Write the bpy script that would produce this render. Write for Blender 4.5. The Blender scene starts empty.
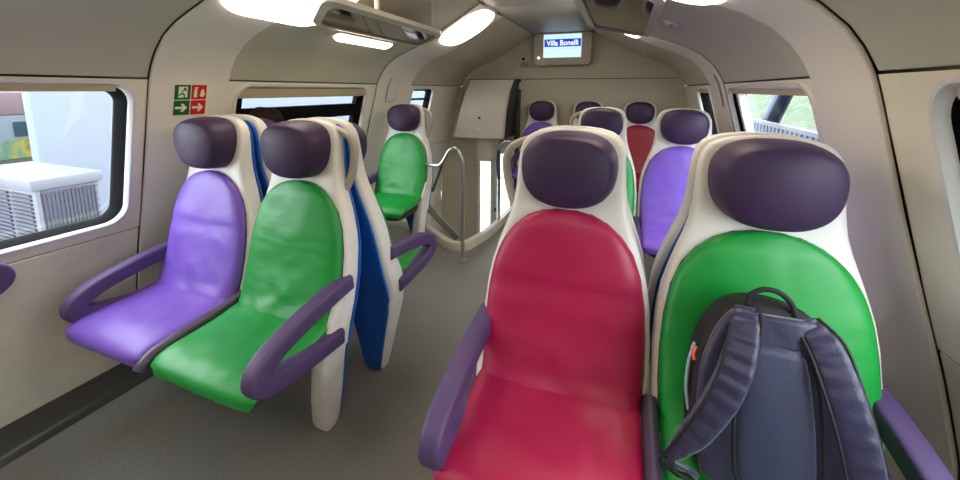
import bpy, bmesh, math, random
from mathutils import Vector, Matrix, noise
random.seed(7)
scene = bpy.context.scene
C = scene.collection
PI = math.pi

# ------------------------------------------------------------------ camera
CAM = Vector((0.64, 0.0, 1.294)); YAW, PIT, ROLL, FPX, PPY = 0.358, 0.1434, 0.0026, 381.16, 144.73
cam_d = bpy.data.cameras.new('camera'); cam = bpy.data.objects.new('camera', cam_d); C.objects.link(cam)
F = Vector((-math.sin(YAW) * math.cos(PIT), math.cos(YAW) * math.cos(PIT), -math.sin(PIT)))
R0 = Vector((math.cos(YAW), math.sin(YAW), 0)); U0 = R0.cross(F)
R = R0 * math.cos(ROLL) + U0 * math.sin(ROLL); U = R.cross(F)
cam.matrix_world = Matrix(((R.x, U.x, -F.x, CAM.x), (R.y, U.y, -F.y, CAM.y), (R.z, U.z, -F.z, CAM.z), (0, 0, 0, 1)))
cam_d.sensor_fit = 'HORIZONTAL'; cam_d.sensor_width = 36; cam_d.lens = FPX / 960 * 36
cam_d.shift_y = -(240 - PPY) / 960
cam_d.clip_start = 0.02; cam_d.clip_end = 200
scene.camera = cam

# ------------------------------------------------------------------ world, exposure
world = bpy.data.worlds.new('overcast_sky'); scene.world = world; world.use_nodes = True
bg = world.node_tree.nodes['Background']; bg.inputs[0].default_value = (0.93, 0.965, 1.0, 1); bg.inputs[1].default_value = 6.5
LAMP = 5.5
vs = scene.view_settings
vs.view_transform = 'Standard'; vs.look = 'None'; vs.gamma = 1; vs.use_curve_mapping = False; vs.exposure = 0.62

# ------------------------------------------------------------------ materials
def lin(c):
    c = c / 255.0
    return c / 12.92 if c <= 0.04045 else ((c + 0.055) / 1.055) ** 2.4
def rgb(r, g, b): return (lin(r), lin(g), lin(b), 1)
MATS = {}
def mat(name, col, rough=0.5, metal=0.0, var=0.06, vscale=6.0, bump=0.0, bscale=60.0, spec=0.5, emit=None, estr=0.0, coat=0.0, sheen=0.0):
    if name in MATS: return MATS[name]
    m = bpy.data.materials.new(name); m.use_nodes = True; nt = m.node_tree
    p = nt.nodes['Principled BSDF']
    p.inputs['Roughness'].default_value = rough; p.inputs['Metallic'].default_value = metal
    p.inputs['Specular IOR Level'].default_value = spec
    p.inputs['Coat Weight'].default_value = coat
    p.inputs['Sheen Weight'].default_value = sheen
    tc = nt.nodes.new('ShaderNodeTexCoord')
    if var > 0:
        n = nt.nodes.new('ShaderNodeTexNoise'); n.inputs['Scale'].default_value = vscale; n.inputs['Detail'].default_value = 4
        nt.links.new(tc.outputs['Object'], n.inputs['Vector'])
        cr = nt.nodes.new('ShaderNodeValToRGB')
        cr.color_ramp.elements[0].position = 0.3; cr.color_ramp.elements[1].position = 0.7
        cr.color_ramp.elements[0].color = tuple(max(0, x * (1 - var)) for x in col[:3]) + (1,)
        cr.color_ramp.elements[1].color = tuple(min(1, x * (1 + var)) for x in col[:3]) + (1,)
        nt.links.new(n.outputs['Fac'], cr.inputs['Fac']); nt.links.new(cr.outputs['Color'], p.inputs['Base Color'])
    else:
        p.inputs['Base Color'].default_value = col
    if bump > 0:
        n2 = nt.nodes.new('ShaderNodeTexNoise'); n2.inputs['Scale'].default_value = bscale; n2.inputs['Detail'].default_value = 3
        nt.links.new(tc.outputs['Object'], n2.inputs['Vector'])
        b = nt.nodes.new('ShaderNodeBump'); b.inputs['Strength'].default_value = bump; b.inputs['Distance'].default_value = 0.004
        nt.links.new(n2.outputs['Fac'], b.inputs['Height']); nt.links.new(b.outputs['Normal'], p.inputs['Normal'])
    if emit:
        p.inputs['Emission Color'].default_value = emit; p.inputs['Emission Strength'].default_value = estr
    MATS[name] = m
    return m

M_SHELL = mat('white_plastic', rgb(220, 216, 211), 0.38, var=0.02, bump=0.02, bscale=200)
M_LEG = mat('scuffed_white_plastic', rgb(222, 217, 210), 0.42, var=0.06, vscale=14, bump=0.03)
M_BLUE = mat('blue_plastic', rgb(18, 82, 168), 0.4, var=0.05)
M_HEAD = mat('dark_purple_leatherette', rgb(60, 41, 74), 0.5, spec=0.35, var=0.06, bump=0.12, bscale=260)
M_ARM = mat('purple_foam_plastic', rgb(80, 60, 104), 0.55, var=0.05, bump=0.08, bscale=300)
M_DIV = mat('dark_grey_purple_plastic', rgb(66, 56, 82), 0.38, var=0.05, bump=0.05, bscale=300)
M_HANDLE = mat('grey_beige_plastic', rgb(170, 163, 150), 0.4, var=0.03)
def leather(name, c):
    m = mat(name, c, 0.42, var=0.05, vscale=5); nt = m.node_tree; p = nt.nodes['Principled BSDF']
    tc = nt.nodes.new('ShaderNodeTexCoord'); mp = nt.nodes.new('ShaderNodeMapping'); mp.inputs['Scale'].default_value = (4, 5, 9); mp.inputs['Rotation'].default_value = (0.3, 0.5, 0.2)
    n = nt.nodes.new('ShaderNodeTexNoise'); n.inputs['Scale'].default_value = 1.0; n.inputs['Detail'].default_value = 1.5; n.inputs['Distortion'].default_value = 0.8
    n2 = nt.nodes.new('ShaderNodeTexNoise'); n2.inputs['Scale'].default_value = 420
    nt.links.new(tc.outputs['Object'], mp.inputs['Vector']); nt.links.new(mp.outputs['Vector'], n.inputs['Vector']); nt.links.new(tc.outputs['Object'], n2.inputs['Vector'])
    b1 = nt.nodes.new('ShaderNodeBump'); b1.inputs['Strength'].default_value = 0.30; b1.inputs['Distance'].default_value = 0.02
    b2 = nt.nodes.new('ShaderNodeBump'); b2.inputs['Strength'].default_value = 0.06; b2.inputs['Distance'].default_value = 0.002
    nt.links.new(n.outputs['Fac'], b1.inputs['Height']); nt.links.new(n2.outputs['Fac'], b2.inputs['Height']); nt.links.new(b1.outputs['Normal'], b2.inputs['Normal']); nt.links.new(b2.outputs['Normal'], p.inputs['Normal'])
    return m
M_PURPLE = leather('purple_leatherette', rgb(116, 80, 184))
M_GREEN = leather('green_leatherette', rgb(14, 140, 54))
M_RED = leather('crimson_leatherette', rgb(166, 20, 72))
M_DRED = leather('dark_red_leatherette', rgb(140, 18, 40))
M_PAD = mat('pad_fabric', rgb(56, 40, 76), 0.7, var=0.05)
M_PAN = mat('seat_pan_black', rgb(40, 38, 42), 0.5, var=0.05)

def wall_mat(name, col, dirt):
    m = bpy.data.materials.new(name); m.use_nodes = True; nt = m.node_tree; p = nt.nodes['Principled BSDF']
    p.inputs['Roughness'].default_value = 0.45
    tc = nt.nodes.new('ShaderNodeTexCoord')
    n = nt.nodes.new('ShaderNodeTexNoise'); n.inputs['Scale'].default_value = 3.5; n.inputs['Detail'].default_value = 7; n.inputs['Roughness'].default_value = 0.65
    nt.links.new(tc.outputs['Object'], n.inputs['Vector'])
    cr = nt.nodes.new('ShaderNodeValToRGB'); e = cr.color_ramp.elements
    e[0].position = 0.32; e[0].color = tuple(x * (1 - dirt) for x in col[:3]) + (1,)
    e[1].position = 0.55; e[1].color = col
    nt.links.new(n.outputs['Fac'], cr.inputs['Fac']); nt.links.new(cr.outputs['Color'], p.inputs['Base Color'])
    n2 = nt.nodes.new('ShaderNodeTexNoise'); n2.inputs['Scale'].default_value = 350
    nt.links.new(tc.outputs['Object'], n2.inputs['Vector'])
    b = nt.nodes.new('ShaderNodeBump'); b.inputs['Strength'].default_value = 0.06; b.inputs['Distance'].default_value = 0.002
    nt.links.new(n2.outputs['Fac'], b.inputs['Height']); nt.links.new(b.outputs['Normal'], p.inputs['Normal'])
    return m
M_WALL = wall_mat('beige_wall_panel', rgb(228, 221, 205), 0.05)
M_LOW = wall_mat('scuffed_beige_panel', rgb(226, 220, 206), 0.14)
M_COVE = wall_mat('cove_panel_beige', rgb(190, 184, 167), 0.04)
M_RIB = wall_mat('rib_light_grey', rgb(224, 218, 207), 0.03)
M_CEIL = wall_mat('ceiling_grey', rgb(166, 166, 163), 0.03)
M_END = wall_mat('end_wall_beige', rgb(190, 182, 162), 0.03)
M_GAP = mat('gap_dark', rgb(104, 98, 90), 0.8, var=0)
M_FRAME = mat('window_frame_light', rgb(214, 212, 210), 0.3, var=0.03)
M_RUBBER = mat('black_rubber', rgb(18, 17, 20), 0.85, spec=0.1, var=0)
M_BLIND = mat('blind_tan', rgb(186, 168, 138), 0.7, var=0.05, bump=0.1)
M_STEEL = mat('brushed_steel', rgb(190, 188, 184), 0.28, 0.95, var=0.04)
M_RACK = mat('smoked_mirror_glass', rgb(96, 86, 76), 0.07, 0.9, var=0)
M_DARK = mat('dark_grey_plastic', rgb(58, 56, 54), 0.5, var=0.04)
M_LAMP = mat('lamp_diffuser', rgb(255, 250, 240), 0.5, var=0, emit=(1.0, 0.86, 0.68, 1), estr=LAMP)
M_LAMPRIM = mat('lamp_rim', rgb(206, 198, 182), 0.35, var=0)

def floor_mat():
    m = bpy.data.materials.new('speckled_grey_vinyl'); m.use_nodes = True; nt = m.node_tree; p = nt.nodes['Principled BSDF']
    tc = nt.nodes.new('ShaderNodeTexCoord')
    n = nt.nodes.new('ShaderNodeTexNoise'); n.inputs['Scale'].default_value = 220; n.inputs['Detail'].default_value = 2
    n2 = nt.nodes.new('ShaderNodeTexNoise'); n2.inputs['Scale'].default_value = 2.2; n2.inputs['Detail'].default_value = 6
    for q in (n, n2): nt.links.new(tc.outputs['Object'], q.inputs['Vector'])
    cr = nt.nodes.new('ShaderNodeValToRGB'); e = cr.color_ramp.elements
    e[0].position = 0.35; e[0].color = rgb(104, 103, 99); e[1].position = 0.65; e[1].color = rgb(134, 132, 127)
    nt.links.new(n.outputs['Fac'], cr.inputs['Fac'])
    mx = nt.nodes.new('ShaderNodeMix'); mx.data_type = 'RGBA'; mx.blend_type = 'MULTIPLY'; mx.inputs['Factor'].default_value = 0.5
    cr2 = nt.nodes.new('ShaderNodeValToRGB'); cr2.color_ramp.elements[0].color = (0.65, 0.65, 0.65, 1); cr2.color_ramp.elements[0].position = 0.3; cr2.color_ramp.elements[1].position = 0.65
    nt.links.new(n2.outputs['Fac'], cr2.inputs['Fac'])
    nt.links.new(cr.outputs['Color'], mx.inputs[6]); nt.links.new(cr2.outputs['Color'], mx.inputs[7])
    nt.links.new(mx.outputs[2], p.inputs['Base Color'])
    mr = nt.nodes.new('ShaderNodeMapRange'); mr.inputs['To Min'].default_value = 0.28; mr.inputs['To Max'].default_value = 0.5
    nt.links.new(n2.outputs['Fac'], mr.inputs['Value']); nt.links.new(mr.outputs['Result'], p.inputs['Roughness'])
    return m
M_FLOOR = floor_mat()

def glass_mat():
    m = bpy.data.materials.new('window_glass'); m.use_nodes = True; nt = m.node_tree
    for n in list(nt.nodes): nt.nodes.remove(n)
    out = nt.nodes.new('ShaderNodeOutputMaterial'); tr = nt.nodes.new('ShaderNodeBsdfTransparent'); gl = nt.nodes.new('ShaderNodeBsdfGlossy')
    tr.inputs[0].default_value = (0.93, 0.96, 0.97, 1); gl.inputs['Roughness'].default_value = 0.03
    mx = nt.nodes.new('ShaderNodeMixShader'); mx.inputs[0].default_value = 0.05
    nt.links.new(tr.outputs[0], mx.inputs[1]); nt.links.new(gl.outputs[0], mx.inputs[2])
    nt.links.new(mx.outputs[0], out.inputs[0])
    return m
M_GLASS = glass_mat()

# ------------------------------------------------------------------ mesh helpers
def make(name, verts, faces, m, parent=None, smooth=True, auto=True):
    me = bpy.data.meshes.new(name); me.from_pydata([tuple(v) for v in verts], [], faces)
    bm = bmesh.new(); bm.from_mesh(me); bmesh.ops.recalc_face_normals(bm, faces=bm.faces[:]); bm.to_mesh(me); bm.free()
    return link(name, me, m, parent, smooth, auto)
def link(name, me, m, parent=None, smooth=True, auto=True):
    if m: me.materials.append(m)
    if smooth:
        for p in me.polygons: p.use_smooth = True
        if auto: me.set_sharp_from_angle(angle=math.radians(40))
    o = bpy.data.objects.new(name, me); C.objects.link(o)
    if parent: o.parent = parent
    return o
def add_mod(o, t, **kw):
    md = o.modifiers.new(t.lower(), t)
    for k, v in kw.items(): setattr(md, k, v)
    return md
def tag(o, label=None, cat=None, group=None, kind=None):
    if label: o['label'] = label
    if cat: o['category'] = cat
    if group: o['group'] = group
    if kind: o['kind'] = kind
    return o
def empty(name, loc=(0, 0, 0), rz=0.0):
    o = bpy.data.objects.new(name, None); C.objects.link(o); o.location = loc; o.rotation_euler = (0, 0, rz); o.empty_display_size = 0.1
    return o
def box(name, lo, hi, m, parent=None, bev=0.004, seg=2):
    bm = bmesh.new(); bmesh.ops.create_cube(bm, size=1)
    for v in bm.verts:
        v.co = Vector([(lo[i] + hi[i]) / 2 + v.co[i] * (hi[i] - lo[i]) for i in range(3)])
    if bev > 0: bmesh.ops.bevel(bm, geom=bm.edges[:], offset=bev, segments=seg, profile=0.5, affect='EDGES')
    me = bpy.data.meshes.new(name); bm.to_mesh(me); bm.free()
    return link(name, me, m, parent)
def loft(rings, closed=True, caps=True):
    n = len(rings[0]); vs_ = [p for r in rings for p in r]; fs = []
    for i in range(len(rings) - 1):
        for j in range(n if closed else n - 1):
            k = (j + 1) % n
            fs.append((i * n + j, i * n + k, (i + 1) * n + k, (i + 1) * n + j))
    if caps:
        fs.append(tuple(range(n))[::-1]); fs.append(tuple((len(rings) - 1) * n + j for j in range(n)))
    return vs_, fs
def sgnpow(c, e): return math.copysign(abs(c) ** e, c)
def supell(n, e):
    return [(sgnpow(math.cos(2 * PI * (i + .5) / n), 2 / e), sgnpow(math.sin(2 * PI * (i + .5) / n), 2 / e)) for i in range(n)]
def interp(tab, x):
    # monotone cubic through a sorted table
    if x <= tab[0][0]: return tab[0][1]
    if x >= tab[-1][0]: return tab[-1][1]
    for i in range(len(tab) - 1):
        if tab[i][0] <= x <= tab[i + 1][0]: break
    def d(i): return (tab[i + 1][1] - tab[i][1]) / (tab[i + 1][0] - tab[i][0])
    def tan(i):
        if i == 0: return d(0)
        if i == len(tab) - 1: return d(i - 1)
        a, b = d(i - 1), d(i)
        return 0 if a * b <= 0 else 2 * a * b / (a + b)
    h = tab[i + 1][0] - tab[i][0]; t = (x - tab[i][0]) / h
    return (2*t**3 - 3*t**2 + 1) * tab[i][1] + (t**3 - 2*t**2 + t) * h * tan(i) + (-2*t**3 + 3*t**2) * tab[i + 1][1] + (t**3 - t**2) * h * tan(i + 1)
def catmull(pts, per=6):
    out = []
    P = [Vector(p) for p in pts]
    for i in range(len(P) - 1):
        p0 = P[max(i - 1, 0)]; p1 = P[i]; p2 = P[i + 1]; p3 = P[min(i + 2, len(P) - 1)]
        for k in range(per):
            t = k / per
            out.append(0.5 * ((2 * p1) + (-p0 + p2) * t + (2*p0 - 5*p1 + 4*p2 - p3) * t*t + (-p0 + 3*p1 - 3*p2 + p3) * t**3))
    out.append(P[-1]); return out
def sweep(path, sec, ref=Vector((1, 0, 0)), scale=None):
    # sec: list of (a,b); a along ref-ish binormal, b along normal
    rings = []
    n = len(path)
    for i, p in enumerate(path):
        t = (path[min(i + 1, n - 1)] - path[max(i - 1, 0)]).normalized()
        bn = (ref - t * ref.dot(t)).normalized(); nn = t.cross(bn)
        s = scale[i] if scale else (1, 1)
        rings.append([p + bn * a * s[0] + nn * b * s[1] for a, b in sec])
    return loft(rings)
def tube(name, pts, r, m, parent=None, per=6, n=10, smoothp=True):
    path = catmull(pts, per) if smoothp else [Vector(p) for p in pts]
    rings = []; ref = None
    for i, p in enumerate(path):
        t = (path[min(i + 1, len(path) - 1)] - path[max(i - 1, 0)]).normalized()
        if ref is None: ref = Vector((1, 0, 0)) if abs(t.x) < 0.8 else Vector((0, 0, 1))
        bn = (ref - t * ref.dot(t)).normalized(); nn = t.cross(bn); ref = bn
        rings.append([p + bn * r * math.cos(2*PI*j/n) + nn * r * math.sin(2*PI*j/n) for j in range(n)])
    v, f = loft(rings)
    return make(name, v, f, m, parent)
def prism(name, poly, origin, ux, uy, th, m, parent=None, smooth=False):
    # polygon (2D list) in plane origin+ux*a+uy*b, extruded by th along ux x uy
    ux = Vector(ux); uy = Vector(uy); nz = ux.cross(uy).normalized(); o = Vector(origin)
    A = [o + ux * a + uy * b for a, b in poly]; B = [p + nz * th for p in A]
    n = len(poly)
    fs = [tuple(range(n)), tuple(range(n, 2*n))] + [(i, (i+1) % n, n + (i+1) % n, n + i) for i in range(n)]
    return make(name, A + B, fs, m, parent, smooth)
def rrect(x0, x1, y0, y1, r, k=6):
    out = []
    for cx, cy, a0 in ((x1 - r, y1 - r, 0), (x0 + r, y1 - r, 90), (x0 + r, y0 + r, 180), (x1 - r, y0 + r, 270)):
        for i in range(k + 1):
            a = math.radians(a0 + 90 * i / k); out.append((cx + r * math.cos(a), cy + r * math.sin(a)))
    return out
def outer_match(x0, x1, y0, y1, r, X0, X1, Y0, Y1, k=6):
    out = []
    for cx, cy, a0, ox, oy in ((x1-r, y1-r, 0, X1, Y1), (x0+r, y1-r, 90, X0, Y1), (x0+r, y0+r, 180, X0, Y0), (x1-r, y0+r, 270, X1, Y0)):
        for i in range(k + 1):
            a = math.radians(a0 + 90 * i / k); c, s = math.cos(a), math.sin(a); mxx = max(abs(c), abs(s))
            out.append((cx + abs(c) / mxx * (ox - cx), cy + abs(s) / mxx * (oy - cy)))
    return out

# ------------------------------------------------------------------ carriage profile
WALLX = [(0.0, 1.495), (0.30, 1.475), (0.55, 1.42), (0.75, 1.362), (1.0, 1.287), (1.30, 1.206), (1.335, 1.195)]
def wx(z): return interp(WALLX, z)
COVE = [(1.195, 1.335), (1.18, 1.368), (1.163, 1.40), (1.13, 1.447), (1.07, 1.505), (0.99, 1.552), (0.91, 1.584), (0.84, 1.610), (0.76, 1.645), (0.55, 1.762), (0.33, 1.890)]
Z_SEAM, Z_LOW = 1.335, 0.675
Y_BACK, Y_END = -2.0, 4.30
RIBS = {-1: [(-0.55, -0.21), (1.01, 1.35), (2.57, 3.08)], 1: [(-0.42, -0.08), (1.18, 1.50), (2.66, 3.02)]}
def bays(s):
    r = RIBS[s]; y = Y_BACK; out = []
    for a, b in r: out.append((y, a)); y = b
    out.append((y, Y_END)); return out
WINS = {-1: [None, (-0.10, 0.955), (1.405, 2.46), (3.14, 3.56)], 1: [None, (0.0, 1.015), (1.54, 2.60), (3.10, 3.62)]}
WZ = {-1: [None, (0.728, 1.312), (0.745, 1.306), (1.06, 1.302)], 1: [None, (0.735, 1.306), (0.745, 1.304), (0.80, 1.302)]}

def panel_grid(name, s, prof, y0, y1, inset, m, parent, thick=0.012):
    # prof: list of (x,z) on the half profile; inset moves it inboard
    n = len(prof); pts = []
    for i, (x, z) in enumerate(prof):
        a = prof[max(i-1, 0)]; b = prof[min(i+1, n-1)]
        t = Vector((b[0]-a[0], b[1]-a[1])).normalized(); nn = Vector((-t.y, t.x))
        if nn.x > 0 and z < 1.6 or (nn.y > 0 and z >= 1.6): nn = -nn
        pts.append((x + nn.x * inset, z + nn.y * inset, nn))
    inner = [Vector((s * x, 0, z)) for x, z, _ in pts]; outer = [Vector((s * (x - q.x * thick), 0, z - q.y * thick)) for x, z, q in pts]
    ring = inner + outer[::-1]
    e = 0.003
    cen = [Vector((0, 0, 0))] * len(ring)
    r0 = [v + Vector((0, y0, 0)) for v in ring]; r1 = [v + Vector((0, y1, 0)) for v in ring]
    v, f = loft([r0, r1])
    o = make(name, v, f, m, parent)
    add_mod(o, 'BEVEL', width=0.004, segments=2, limit_method='ANGLE', angle_limit=math.radians(50))
    return o
def window_panel(s, y0, y1, z0, z1, wy0, wy1, wz0, wz1, r, m, parent):
    inn = rrect(wy0, wy1, wz0, wz1, r); out = outer_match(wy0, wy1, wz0, wz1, r, y0, y1, z0, z1)
    n = len(inn); T = 0.012
    V = []
    for loop, dx in ((out, 0), (inn, 0), (inn, T), (out, T)):
        V += [Vector((s * (wx(z) + dx), y, z)) for y, z in loop]
    fs = []
    for a in range(4):
        b = (a + 1) % 4
        for j in range(n):
            k = (j + 1) % n; fs.append((a*n + j, a*n + k, b*n + k, b*n + j))
    return make('window_panel', V, fs, m, parent)
def ring_frame(name, s, y0, y1, z0, z1, r, offs, m, parent):
    # offs: list of (grow, dx): section points of a closed ring section around the opening
    loops = []
    for g, dx in offs:
        loops.append([Vector((s * (wx(z) + dx), y, z)) for y, z in rrect(y0 - g, y1 + g, z0 - g, z1 + g, max(r + g, 0.01), 8)])
    n = len(loops[0]); V = [p for l in loops for p in l]; fs = []; L = len(loops)
    for a in range(L):
        b = (a + 1) % L
        for j in range(n):
            k = (j + 1) % n; fs.append((a*n + j, a*n + k, b*n + k, b*n + j))
    return make(name, V, fs, m, parent)

# ------------------------------------------------------------------ walls with their panels
win_no = 0
for s, side in ((-1, 'left'), (1, 'right')):
    # dark carcass behind the panel joints
    V = []; Fc = []
    zs = [0.0, 0.3, 0.55, 0.70, 1.315, 1.335]
    prof = [(wx(z) + 0.03, z) for z in zs] + [(x + 0.02, z + 0.02) for x, z in COVE[1:]]
    ycuts = sorted({Y_BACK, Y_END} | {v for w, z in zip(WINS[s], WZ[s]) if w for v in (w[0] - .03, w[1] + .03)})
    bands = [(0, 3, False), (3, 4, True), (4, len(prof) - 1, False)]
    for a, b, win in bands:
        for yi in range(len(ycuts) - 1):
            y0, y1 = ycuts[yi], ycuts[yi + 1]
            if win and any(w and abs(w[0] - .03 - y0) < 1e-6 for w in WINS[s]): continue
            for i in range(a, b):
                p, q = prof[i], prof[i + 1]; k = len(V)
                V += [Vector((s*p[0], y0, p[1])), Vector((s*p[0], y1, p[1])), Vector((s*q[0], y1, q[1])), Vector((s*q[0], y0, q[1]))]
                Fc.append((k, k+1, k+2, k+3))
    wall = make('wall_' + side, V, Fc, M_GAP, None, False)
    tag(wall, 'moulded beige %s side wall of the carriage with light grey ribs' % side, 'wall', kind='structure')
    G = 0.0015
    lowprof = [(wx(z), z) for z in (0.0, 0.12, 0.25, 0.38, 0.5, 0.6, Z_LOW - 0.004)]
    midprof = [(wx(z), z) for z in (Z_LOW + 0.003, 0.85, 1.0, 1.15, 1.25, Z_SEAM - 0.003)]
    for bi, (y0, y1) in enumerate(bays(s)):
        y0g, y1g = y0 + G, y1 - G
        panel_grid('lower_panel', s, lowprof, y0g, y1g, 0, M_LOW, wall)
        w = WINS[s][bi]
        if w:
            z0, z1 = WZ[s][bi]; r = 0.075 if bi < 3 else 0.05
            window_panel(s, y0g, y1g, Z_LOW + .003, Z_SEAM - .003, w[0], w[1], z0, z1, r, M_WALL, wall)
            win_no += 1
            wo = empty('window_%d' % win_no, (s * wx(z0), (w[0] + w[1]) / 2, z0)); tag(wo, kind='structure')
            inv = Matrix.Translation(-wo.location)
            kids = []
            kids.append(ring_frame('frame', s, w[0], w[1], z0, z1, r, [(0.018, 0.0), (0.014, -0.010), (0.003, -0.011), (-0.005, 0.0), (-0.005, 0.012), (0.0, 0.012)], M_FRAME, wo))
            kids.append(ring_frame('gasket', s, w[0], w[1], z0, z1, r, [(-0.004, 0.012), (-0.022, 0.05), (-0.022, 0.075), (0.012, 0.075), (0.012, 0.012)], M_RUBBER, wo))
            lp = rrect(w[0] + .015, w[1] - .015, z0 + .015, z1 - .015, r, 6)
            A = [Vector((s * (wx(z) + .058), y, z)) for y, z in lp]; B = [Vector((s * (wx(z) + .063), y, z)) for y, z in lp]; n = len(lp)
            kids.append(make('pane', A + B, [tuple(range(n)), tuple(range(n, 2*n))] + [(i, (i+1) % n, n + (i+1) % n, n + i) for i in range(n)], M_GLASS, wo, False))
            def bar(nm, ya, yb, za, zb, d0, d1, mm):
                V_ = [Vector((s * (wx(z) + d), y, z)) for d in (d0, d1) for y, z in ((ya, za), (yb, za), (yb, zb), (ya, zb))]
                o = make(nm, V_, [(0,1,2,3), (4,5,6,7), (0,1,5,4), (1,2,6,5), (2,3,7,6), (3,0,4,7)], mm, wo, False)
                add_mod(o, 'BEVEL', width=0.003, segments=2); return o
            if bi == 2 and s < 0:
                kids.append(bar('transom', w[0] + .01, w[1] - .01, 1.10, 1.19, 0.02, 0.075, M_RUBBER))
                kids.append(bar('blind', w[0] + .012, w[1] - .012, 1.245, 1.298, 0.0, 0.02, M_BLIND))
                kids.append(bar('sash', w[0] + .01, w[0] + .06, z0 + .02, 1.25, 0.03, 0.07, M_RUBBER))
                kids.append(bar('sash', w[1] - .06, w[1] - .01, z0 + .02, 1.25, 0.03, 0.07, M_RUBBER))
            elif bi == 3 and s < 0:
                kids.append(bar('transom', w[0] + .01, w[1] - .01, 1.19, 1.21, 0.03, 0.07, M_RUBBER))
            else:
                kids.append(bar('blind', w[0] + .05, w[1] - .05, z1 - .028, z1 - .004, 0.0, 0.02, M_BLIND))
            if s > 0 and bi in (1, 2):
                yb = w[1] - .085 if bi == 2 else w[1] - .07
                kids.append(bar('sash', yb, yb + .035, z0 + .02, z1 - .02, 0.02, 0.06, M_FRAME))
                kids.append(bar('sash', yb + .045, yb + .07, z0 + .02, z1 - .02, 0.03, 0.07, M_RUBBER))
            for k in kids: k.data.transform(inv)
        else:
            panel_grid('window_panel', s, midprof, y0g, y1g, 0, M_WALL, wall)
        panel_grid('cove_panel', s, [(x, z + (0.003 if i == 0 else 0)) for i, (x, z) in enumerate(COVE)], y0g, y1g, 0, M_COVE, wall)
    for (y0, y1) in RIBS[s]:
        rp = [(wx(z), z) for z in (0.0, 0.12, 0.25, 0.38, 0.5, 0.6, 0.7, 0.85, 1.0, 1.15, 1.25, 1.32)] + COVE
        panel_grid('rib', s, rp, y0 + 0.001, y1 - 0.001, 0.012, M_RIB, wall)
    # cover plate on the far rib
    yy = (RIBS[s][2][0] + RIBS[s][2][1]) / 2 - 0.03
    prof2 = [(wx(z), z) for z in (1.20, 1.27, 1.32)] + COVE[:3]
    panel_grid('cover_plate', s, prof2, yy - 0.085, yy + 0.085, 0.024, M_FRAME, wall, 0.006)
    # floor duct along the wall foot
    dv = [(1.49, 0.0), (1.49, 0.028), (1.34, 0.028), (1.31, 0.016), (1.30, 0.0)]
    for_y = [(Y_BACK + .01, 2.60 if s < 0 else Y_END - .01)]
    for ya, yb in for_y:
        v, f = loft([[Vector((s * x, ya, z)) for x, z in dv], [Vector((s * x, yb, z)) for x, z in dv]])
        tb = make('baseboard_' + side, v, f, mat('duct_dark', rgb(60, 59, 58), 0.3, var=0.08), None)
        tag(tb, 'dark floor duct along the foot of the %s wall' % side, 'duct', kind='structure')

# ------------------------------------------------------------------ floor with the stairwell opening
HX0, HX1, HY0, HY1 = -1.44, -0.50, 2.75, 4.28
def kerb_path(inset=0.0):
    pts = [(-1.44, 3.0 + inset), (-1.05, 2.98 + inset), (-0.80, 2.82 + inset), (-0.62, 2.70 + inset), (-0.52 - inset, 2.72 + inset * .6), (-0.475 - inset, 2.85), (-0.42 - inset, 3.2), (-0.40 - inset, 4.28)]
    return catmull([(x, y, 0) for x, y in pts], 5)
kp = kerb_path()
V = []; Fc = []
# floor polygon on the aisle side of the kerb: main rectangle plus strips
poly = [(-1.5, Y_BACK), (1.5, Y_BACK), (1.5, Y_END), (kp[-1].x, Y_END)] + [(p.x, p.y) for p in kp[::-1]] + [(-1.5, 3.0)]
bm = bmesh.new(); top = [bm.verts.new((x, y, 0)) for x, y in poly]; fc = bm.faces.new(top)
bmesh.ops.triangulate(bm, faces=[fc])
ext = bmesh.ops.extrude_face_region(bm, geom=bm.faces[:])
for g in ext['geom']:
    if isinstance(g, bmesh.types.BMVert): g.co.z -= 0.05
bmesh.ops.recalc_face_normals(bm, faces=bm.faces[:])
me = bpy.data.meshes.new('floor'); bm.to_mesh(me); bm.free()
tag(link('floor', me, M_FLOOR, None, False), 'speckled grey vinyl floor of the upper deck', 'floor', kind='structure')

# kerb round the stairwell
v, f = sweep(kp, [(-0.002, -0.03), (0.06, -0.03), (0.07, -0.022), (0.07, 0.022), (0.06, 0.03), (-0.002, 0.03)], Vector((0, 0, 1)))
tag(make('trim_1', v, f, mat('kerb_pale', rgb(206, 200, 186), 0.4, var=0.06)), kind='structure', label='pale raised kerb round the stairwell opening', cat='trim')
# stairwell shaft lining
kl = kerb_path(0.035)
v, f = loft([[Vector((p.x, p.y, -0.05)) for p in kl], [Vector((p.x, p.y, -1.3)) for p in kl]], closed=False, caps=False)
tag(make('trim_2', v, f, M_LOW), kind='structure', label='beige lining of the stairwell shaft', cat='trim')
tag(box('trim_3', (-1.56, 2.9, -1.3), (-1.50, Y_END, 0.0), M_LOW, None, 0.002), kind='structure', label='lining of the stairwell below the left wall', cat='trim')
tag(box('trim_4', (-1.5, 2.6, -1.36), (-0.3, 4.35, -1.3), M_FLOOR, None, 0.002), kind='structure', label='lower landing floor at the foot of the stairs', cat='floor')
st = empty('staircase', (-0.98, 3.1, -1.3)); tag(st, 'narrow staircase going down to the lower deck beyond the steel pole', 'stairs')
for i in range(5):
    box('step', (-0.44, -0.02 + i * 0.22, -0.02 + 0.0), (0.42, 0.20 + i * 0.22, 1.02 - i * 0.2), M_FLOOR, st, 0.006)

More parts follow.
